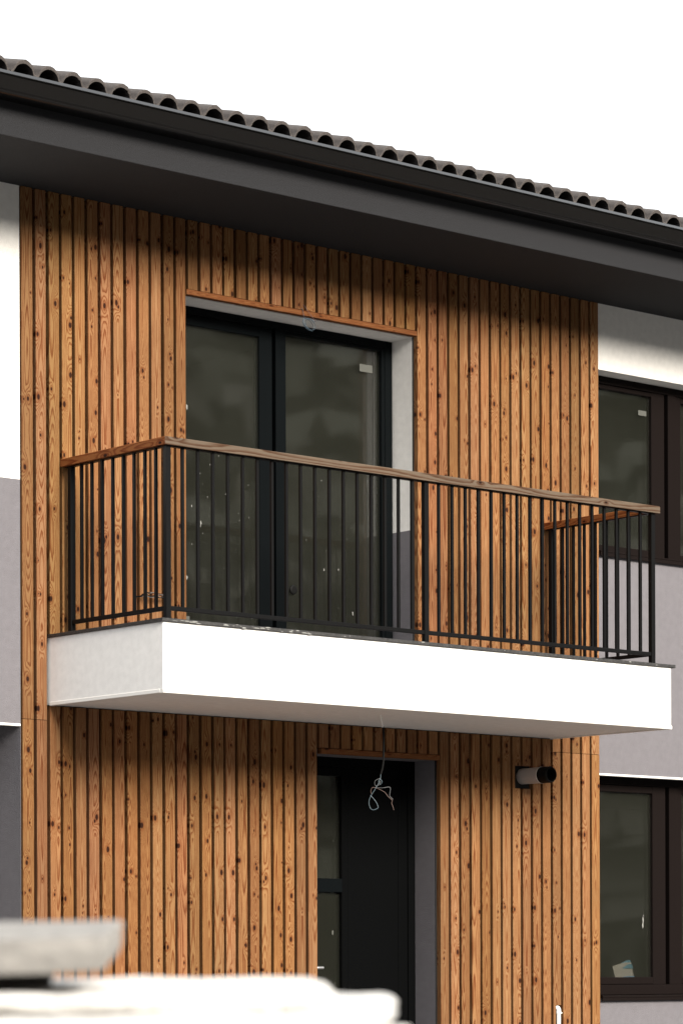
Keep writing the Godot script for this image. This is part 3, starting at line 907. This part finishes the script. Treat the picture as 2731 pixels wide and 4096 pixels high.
func build_cables() -> void:
	# a point of the hanging cable: r to the right and h up, seen square to its plane
	var at := Vector3(2.168, 0.0, 0.66)
	var rt := Vector3(0.757, 0.0, 0.654)
	var P := func(r: float, h: float, q := 0.0) -> Vector3: return at + rt * r + Vector3(-0.654 * q, h, 0.757 * q)
	var c := node("hanging_cable")
	tag(c, "black cable with loose blue and copper wires hanging from the balcony underside", "cable")
	obj("conduit", tube(smooth_path([P.call(-0.012, 2.722), P.call(-0.006, 2.69), P.call(0.004, 2.645)], 4), 0.0062, 10), M.white_plastic, c)
	obj("sheath", tube(smooth_path([P.call(0.004, 2.65), P.call(0.008, 2.58), P.call(0.007, 2.46), P.call(0.0, 2.40), P.call(-0.010, 2.365)], 5), 0.006, 10), M.black_rubber, c)
	var blue := flat(Color(0.09, 0.13, 0.155), 0.45)
	var copper := flat(Color(0.13, 0.085, 0.07), 0.5)
	var grey := flat(Color(0.11, 0.115, 0.12), 0.5)
	obj("wire", tube(smooth_path([P.call(-0.010, 2.368), P.call(-0.012, 2.338), P.call(-0.024, 2.318, 0.006), P.call(-0.012, 2.302, -0.005), P.call(-0.002, 2.318, 0.004), P.call(-0.016, 2.334), P.call(-0.028, 2.30), P.call(-0.042, 2.276), P.call(-0.07, 2.232), P.call(-0.082, 2.196), P.call(-0.074, 2.16), P.call(-0.056, 2.148, 0.006), P.call(-0.03, 2.158, 0.004), P.call(-0.028, 2.172), P.call(-0.045, 2.205), P.call(-0.072, 2.236)], 5), 0.0016, 6), blue, c)
	obj("wire", tube(smooth_path([P.call(-0.012, 2.34, 0.003), P.call(-0.045, 2.322, 0.008), P.call(-0.042, 2.296), P.call(-0.018, 2.30, 0.004), P.call(-0.012, 2.322), P.call(-0.03, 2.296), P.call(-0.04, 2.283), P.call(0.0, 2.28, 0.01), P.call(0.038, 2.286), P.call(0.048, 2.274), P.call(0.043, 2.236), P.call(0.052, 2.222), P.call(0.063, 2.212)], 5), 0.0014, 6), grey, c)
	obj("wire", tube(smooth_path([P.call(-0.042, 2.282, 0.002), P.call(-0.062, 2.282, 0.004), P.call(-0.07, 2.262), P.call(-0.066, 2.245)], 5), 0.0014, 6), copper, c)
	obj("wire", tube(smooth_path([P.call(-0.04, 2.281), P.call(-0.01, 2.268), P.call(0.016, 2.252), P.call(0.034, 2.228), P.call(0.058, 2.206), P.call(0.055, 2.188), P.call(0.062, 2.17), P.call(0.068, 2.147)], 5), 0.0014, 6), copper, c)

	var u := node("wire_coil")
	tag(u, "small coil of loose blue and red wires over the balcony door", "wires")
	obj("wire", tube(smooth_path([Vector3(2.105, 5.305, -0.02), Vector3(2.112, 5.295, 0.006), Vector3(2.14, 5.258, 0.016), Vector3(2.172, 5.222, 0.022), Vector3(2.19, 5.199, 0.026)], 5), 0.0017, 6), flat(Color(0.1, 0.05, 0.05), 0.5), u)
	var loop := []
	for k in 30:
		var a := TAU * k / 13.0 + 2.3
		var e := 1.0 - 0.008 * k
		loop.append(Vector3(2.127 + 0.05 * cos(a) * e + 0.0008 * k, 5.178 + 0.036 * sin(a) * e - 0.012 * cos(a), 0.022 + 0.008 * sin(a * 0.6)))
	obj("wire", tube([Vector3(2.103, 5.30, -0.02), Vector3(2.098, 5.26, 0.012)] + loop, 0.0017, 6), flat(Color(0.04, 0.06, 0.08), 0.4), u)
	obj("wire", tube(smooth_path([Vector3(2.185, 5.199, 0.024), Vector3(2.15, 5.215, 0.02), Vector3(2.105, 5.21, 0.016), Vector3(2.11, 5.17, 0.022), Vector3(2.145, 5.148, 0.022), Vector3(2.17, 5.141, 0.018)], 5), 0.0017, 6), flat(Color(0.07, 0.11, 0.14), 0.4), u)

	var b := node("wire_bundle")
	tag(b, "bundle of thin bare wire ends behind the balcony corner post", "wires")
	for k in 7:
		var y := 3.398 + rng.randf_range(-0.009, 0.009)
		var keys := [Vector3(0.792 + 0.008 * rng.randf(), 3.391 + 0.004 * rng.randf(), -0.02), Vector3(0.815 + 0.02 * rng.randf(), 3.391 + rng.randf_range(-0.003, 0.004), 0.03)]
		for q in 4:
			keys.append(Vector3(0.85 + q * 0.05 + rng.randf_range(-0.012, 0.012), y + rng.randf_range(-0.013, 0.015), 0.05 + rng.randf_range(-0.008, 0.012)))
		obj("wire", tube(smooth_path(keys, 5), 0.0019, 6), [M.black_rubber, grey, M.steel, copper][k % 4], b)

# a flat rough stone: outline of n corners, top and bottom rings; stands in the axes of its node
func stone_shape(half: Vector3, seed_: int, undercut: float, bevel: float, rough := 1.0, square := 9.0, taper := 0.0) -> SurfaceTool:
	var r := RandomNumberGenerator.new()
	r.seed = seed_
	var nz := FastNoiseLite.new()
	nz.seed = seed_; nz.frequency = 1.0; nz.fractal_octaves = 3
	var st := st_new()
	st.set_smooth_group(-1)
	var n := 72
	var levels := [[-1.0, 0.35], [-1.0, undercut + bevel], [-0.8, undercut], [-0.3, undercut * 0.4], [0.3, undercut * 0.15], [0.72, 0.0], [0.93, bevel * 0.35], [1.0, bevel], [1.0, 0.09], [1.0, 0.3]]
	var rings := []
	for l in levels:
		var ring := []
		for k in n:
			var a := TAU * k / n
			var ca := cos(a); var sa := sin(a)
			var q := pow(pow(absf(ca), square) + pow(absf(sa), square), -1.0 / square)
			var x := ca * q * half.x; var z := sa * q * half.z
			if z < 0.0: z *= 1.0 - taper * (x / half.x * 0.5 + 0.5)
			var e := rough * 0.022 * nz.get_noise_2d(x * 11.0, z * 11.0) + rough * 0.008 * nz.get_noise_3d(x * 40.0, l[0] * 2.0, z * 40.0)
			var inset: float = l[1]
			if absf(l[0]) == 1.0 and inset >= 0.09:
				x *= 1.0 - inset; z *= 1.0 - inset
			else:
				var d := Vector2(x, z).normalized() * (e - inset)
				x += d.x; z += d.y
			var yn := rough * 0.0045 * nz.get_noise_2d(x * 14.0 + 50.0, z * 14.0)
			ring.append(Vector3(x, l[0] * half.y + yn, z))
		rings.append(ring)
	for i in rings.size() - 1:
		for k in n:
			var m := (k + 1) % n
			var out: Vector3 = rings[i][k] * Vector3(1, 0, 1)
			if levels[i][0] == 1.0 and levels[i + 1][0] == 1.0: out = Vector3.UP
			if levels[i][0] == -1.0 and levels[i + 1][0] == -1.0: out = Vector3.DOWN
			quad(st, rings[i][k], rings[i][m], rings[i + 1][m], rings[i + 1][k], out)
	for k in n:
		tri(st, Vector3(0, half.y, 0), rings[-1][k], rings[-1][(k + 1) % n], Vector3.UP)
		tri(st, Vector3(0, -half.y, 0), rings[0][k], rings[0][(k + 1) % n], Vector3.DOWN)
	return st

func build_stones() -> void:
	# heap of slabs close to the camera; r right, h up from eye level, d away from the lens
	var rt := Vector3(0.757, 0.0, 0.654)
	var fw := Vector3(0.654, 0.0, -0.757)
	var eye := Vector3(-9.818, 1.2, 14.16)
	var yaw := -0.712208634
	var list := [
		["stone_slab", "grey stone slab lying uppermost on the heap in the foreground", M.stone, Vector3(0.30, 0.0175, 0.17), [-0.53, 0.0215, 3.12], [5.5, 0.0, 1.6], 7, 0.005, 0.002, 0.2, 40.0, 0.8],
		["stone_chip", "dark stone chip wedged under the grey stone slab", M.dark_stone, Vector3(0.13, 0.0105, 0.1), [-0.445, -0.0115, 3.13], [1.0, 0.2, 1.0], 9, 0.002, 0.004, 0.5, 9.0, 0.0],
		["stone_slab", "pale stone slab under the grey one, highest of the pale slabs", M.pale_stone, Vector3(0.36, 0.012, 0.16), [-0.375, -0.031, 3.1], [3.0, 0.05, 0.0], 17, 0.03, 0.008, 0.8, 9.0, 0.0],
		["stone_slab", "pale stone slab with its rounded end before the front door, second pale slab down", M.pale_stone, Vector3(0.40, 0.013, 0.2), [-0.35, -0.055, 3.08], [3.5, -0.04, 0.6], 27, 0.03, 0.008, 0.8, 9.0, 0.0],
		["stone_slab", "lowest pale stone slab showing, along the bottom edge of the picture", M.pale_stone, Vector3(0.44, 0.02, 0.24), [-0.37, -0.0935, 3.06], [3.0, 0.03, 0.4], 37, 0.03, 0.01, 0.8, 9.0, 0.0],
	]
	for s in list:
		var o := obj(s[0], stone_shape(s[3], s[6], s[7], s[8], s[9], s[10], s[11]), s[2])
		var p: Array = s[4]
		o.position = eye + rt * p[0] + Vector3(0, p[1], 0) + fw * p[2]
		o.basis = Basis(Vector3.UP, yaw + s[5][1]) * Basis(Vector3(1, 0, 0), deg_to_rad(s[5][0])) * Basis(Vector3(0, 0, 1), deg_to_rad(s[5][2]))
		tag(o, s[1], "stone", "stone slabs heaped in the foreground")
	# the boulder they rest on, below the frame
	var hgt := eye.y - 0.1155
	var o := obj("boulder", stone_shape(Vector3(0.52, hgt / 2.0 + 0.003, 0.3), 61, 0.02, 0.03), M.stone)
	o.position = eye + rt * (-0.29) + fw * 3.06
	o.position.y = hgt / 2.0
	o.rotation.y = yaw
	tag(o, "rough grey boulder that carries the pale stone slabs", "boulder")

func build_paper() -> void:
	# folded printed sheets on the inner window board
	var board_ := obj("window_board", box(Vector3(4.73, 1.02, -0.5), Vector3(7.3, 1.05, -0.421)), M.interior, house)
	board_.position = Vector3.ZERO
	var im := Image.create(128, 64, false, Image.FORMAT_RGB8)
	im.fill(Color(0.40, 0.39, 0.35))
	var r := RandomNumberGenerator.new()
	r.seed = 91
	for row in 20:
		var x := 40
		while x < 122:
			var w := r.randi_range(2, 7)
			im.fill_rect(Rect2i(x, 3 + row * 3, mini(w, 124 - x), 1), Color(0.36, 0.36, 0.34))
			x += w + r.randi_range(1, 2)
	im.fill_rect(Rect2i(10, 6, 22, 4), Color(0.4, 0.39, 0.34))
	for k in 14:
		im.fill_rect(Rect2i(8 + k, 20 + k, 3, 2), Color(0.36, 0.34, 0.3))
		im.fill_rect(Rect2i(34 - k, 20 + k, 3, 2), Color(0.36, 0.34, 0.3))
	var m := flat(Color(1, 1, 1), 0.8)
	m.albedo_texture = ImageTexture.create_from_image(im)
	var p := node("printed_leaflet", null, Vector3(5.17, 1.0645, -0.238))
	tag(p, "creased printed leaflet with a blue band behind the lower right window", "leaflet")
	var sheet := func(x0: float, x1: float, y0: float, y1: float, lean: float, bow: float, mat: Material, called: String, zo: float) -> void:
		var st := st_new()
		for i in 8:
			for q in [0.0, -0.0016]:
				var a0 := i / 8.0; var a1 := (i + 1) / 8.0
				var z0: float = zo + bow * sin(a0 * PI) + q; var z1: float = zo + bow * sin(a1 * PI) + q
				var s0 := lerpf(x0, x1, a0); var s1 := lerpf(x0, x1, a1)
				var t0 := y1 + 0.012 * sin(a0 * 2.6) - 0.02 * (1.0 - a0); var t1 := y1 + 0.012 * sin(a1 * 2.6) - 0.02 * (1.0 - a1)
				quad(st, Vector3(s0, y0, z0), Vector3(s1, y0, z1), Vector3(s1, t1, z1 - lean), Vector3(s0, t0, z0 - lean), Vector3.BACK if q == 0.0 else Vector3.FORWARD, Vector2(a0, 1), Vector2(a1, 1), Vector2(a1, 0), Vector2(a0, 0))
		obj(called, st, mat, p)
	sheet.call(-0.06, 0.125, 0.045, 0.155, 0.03, 0.004, m, "sheet", 0.0)
	sheet.call(-0.115, 0.12, 0.001, 0.05, 0.012, 0.006, flat(Color(0.08, 0.08, 0.068), 0.7), "folded_sheet", 0.006)
	sheet.call(-0.09, 0.122, 0.05, 0.062, 0.004, 0.006, flat(Color(0.04, 0.09, 0.13), 0.6), "blue_band", 0.007)
	sheet.call(0.03, 0.128, 0.12, 0.172, 0.03, 0.003, flat(Color(0.02, 0.075, 0.095), 0.6), "blue_cover", -0.012)
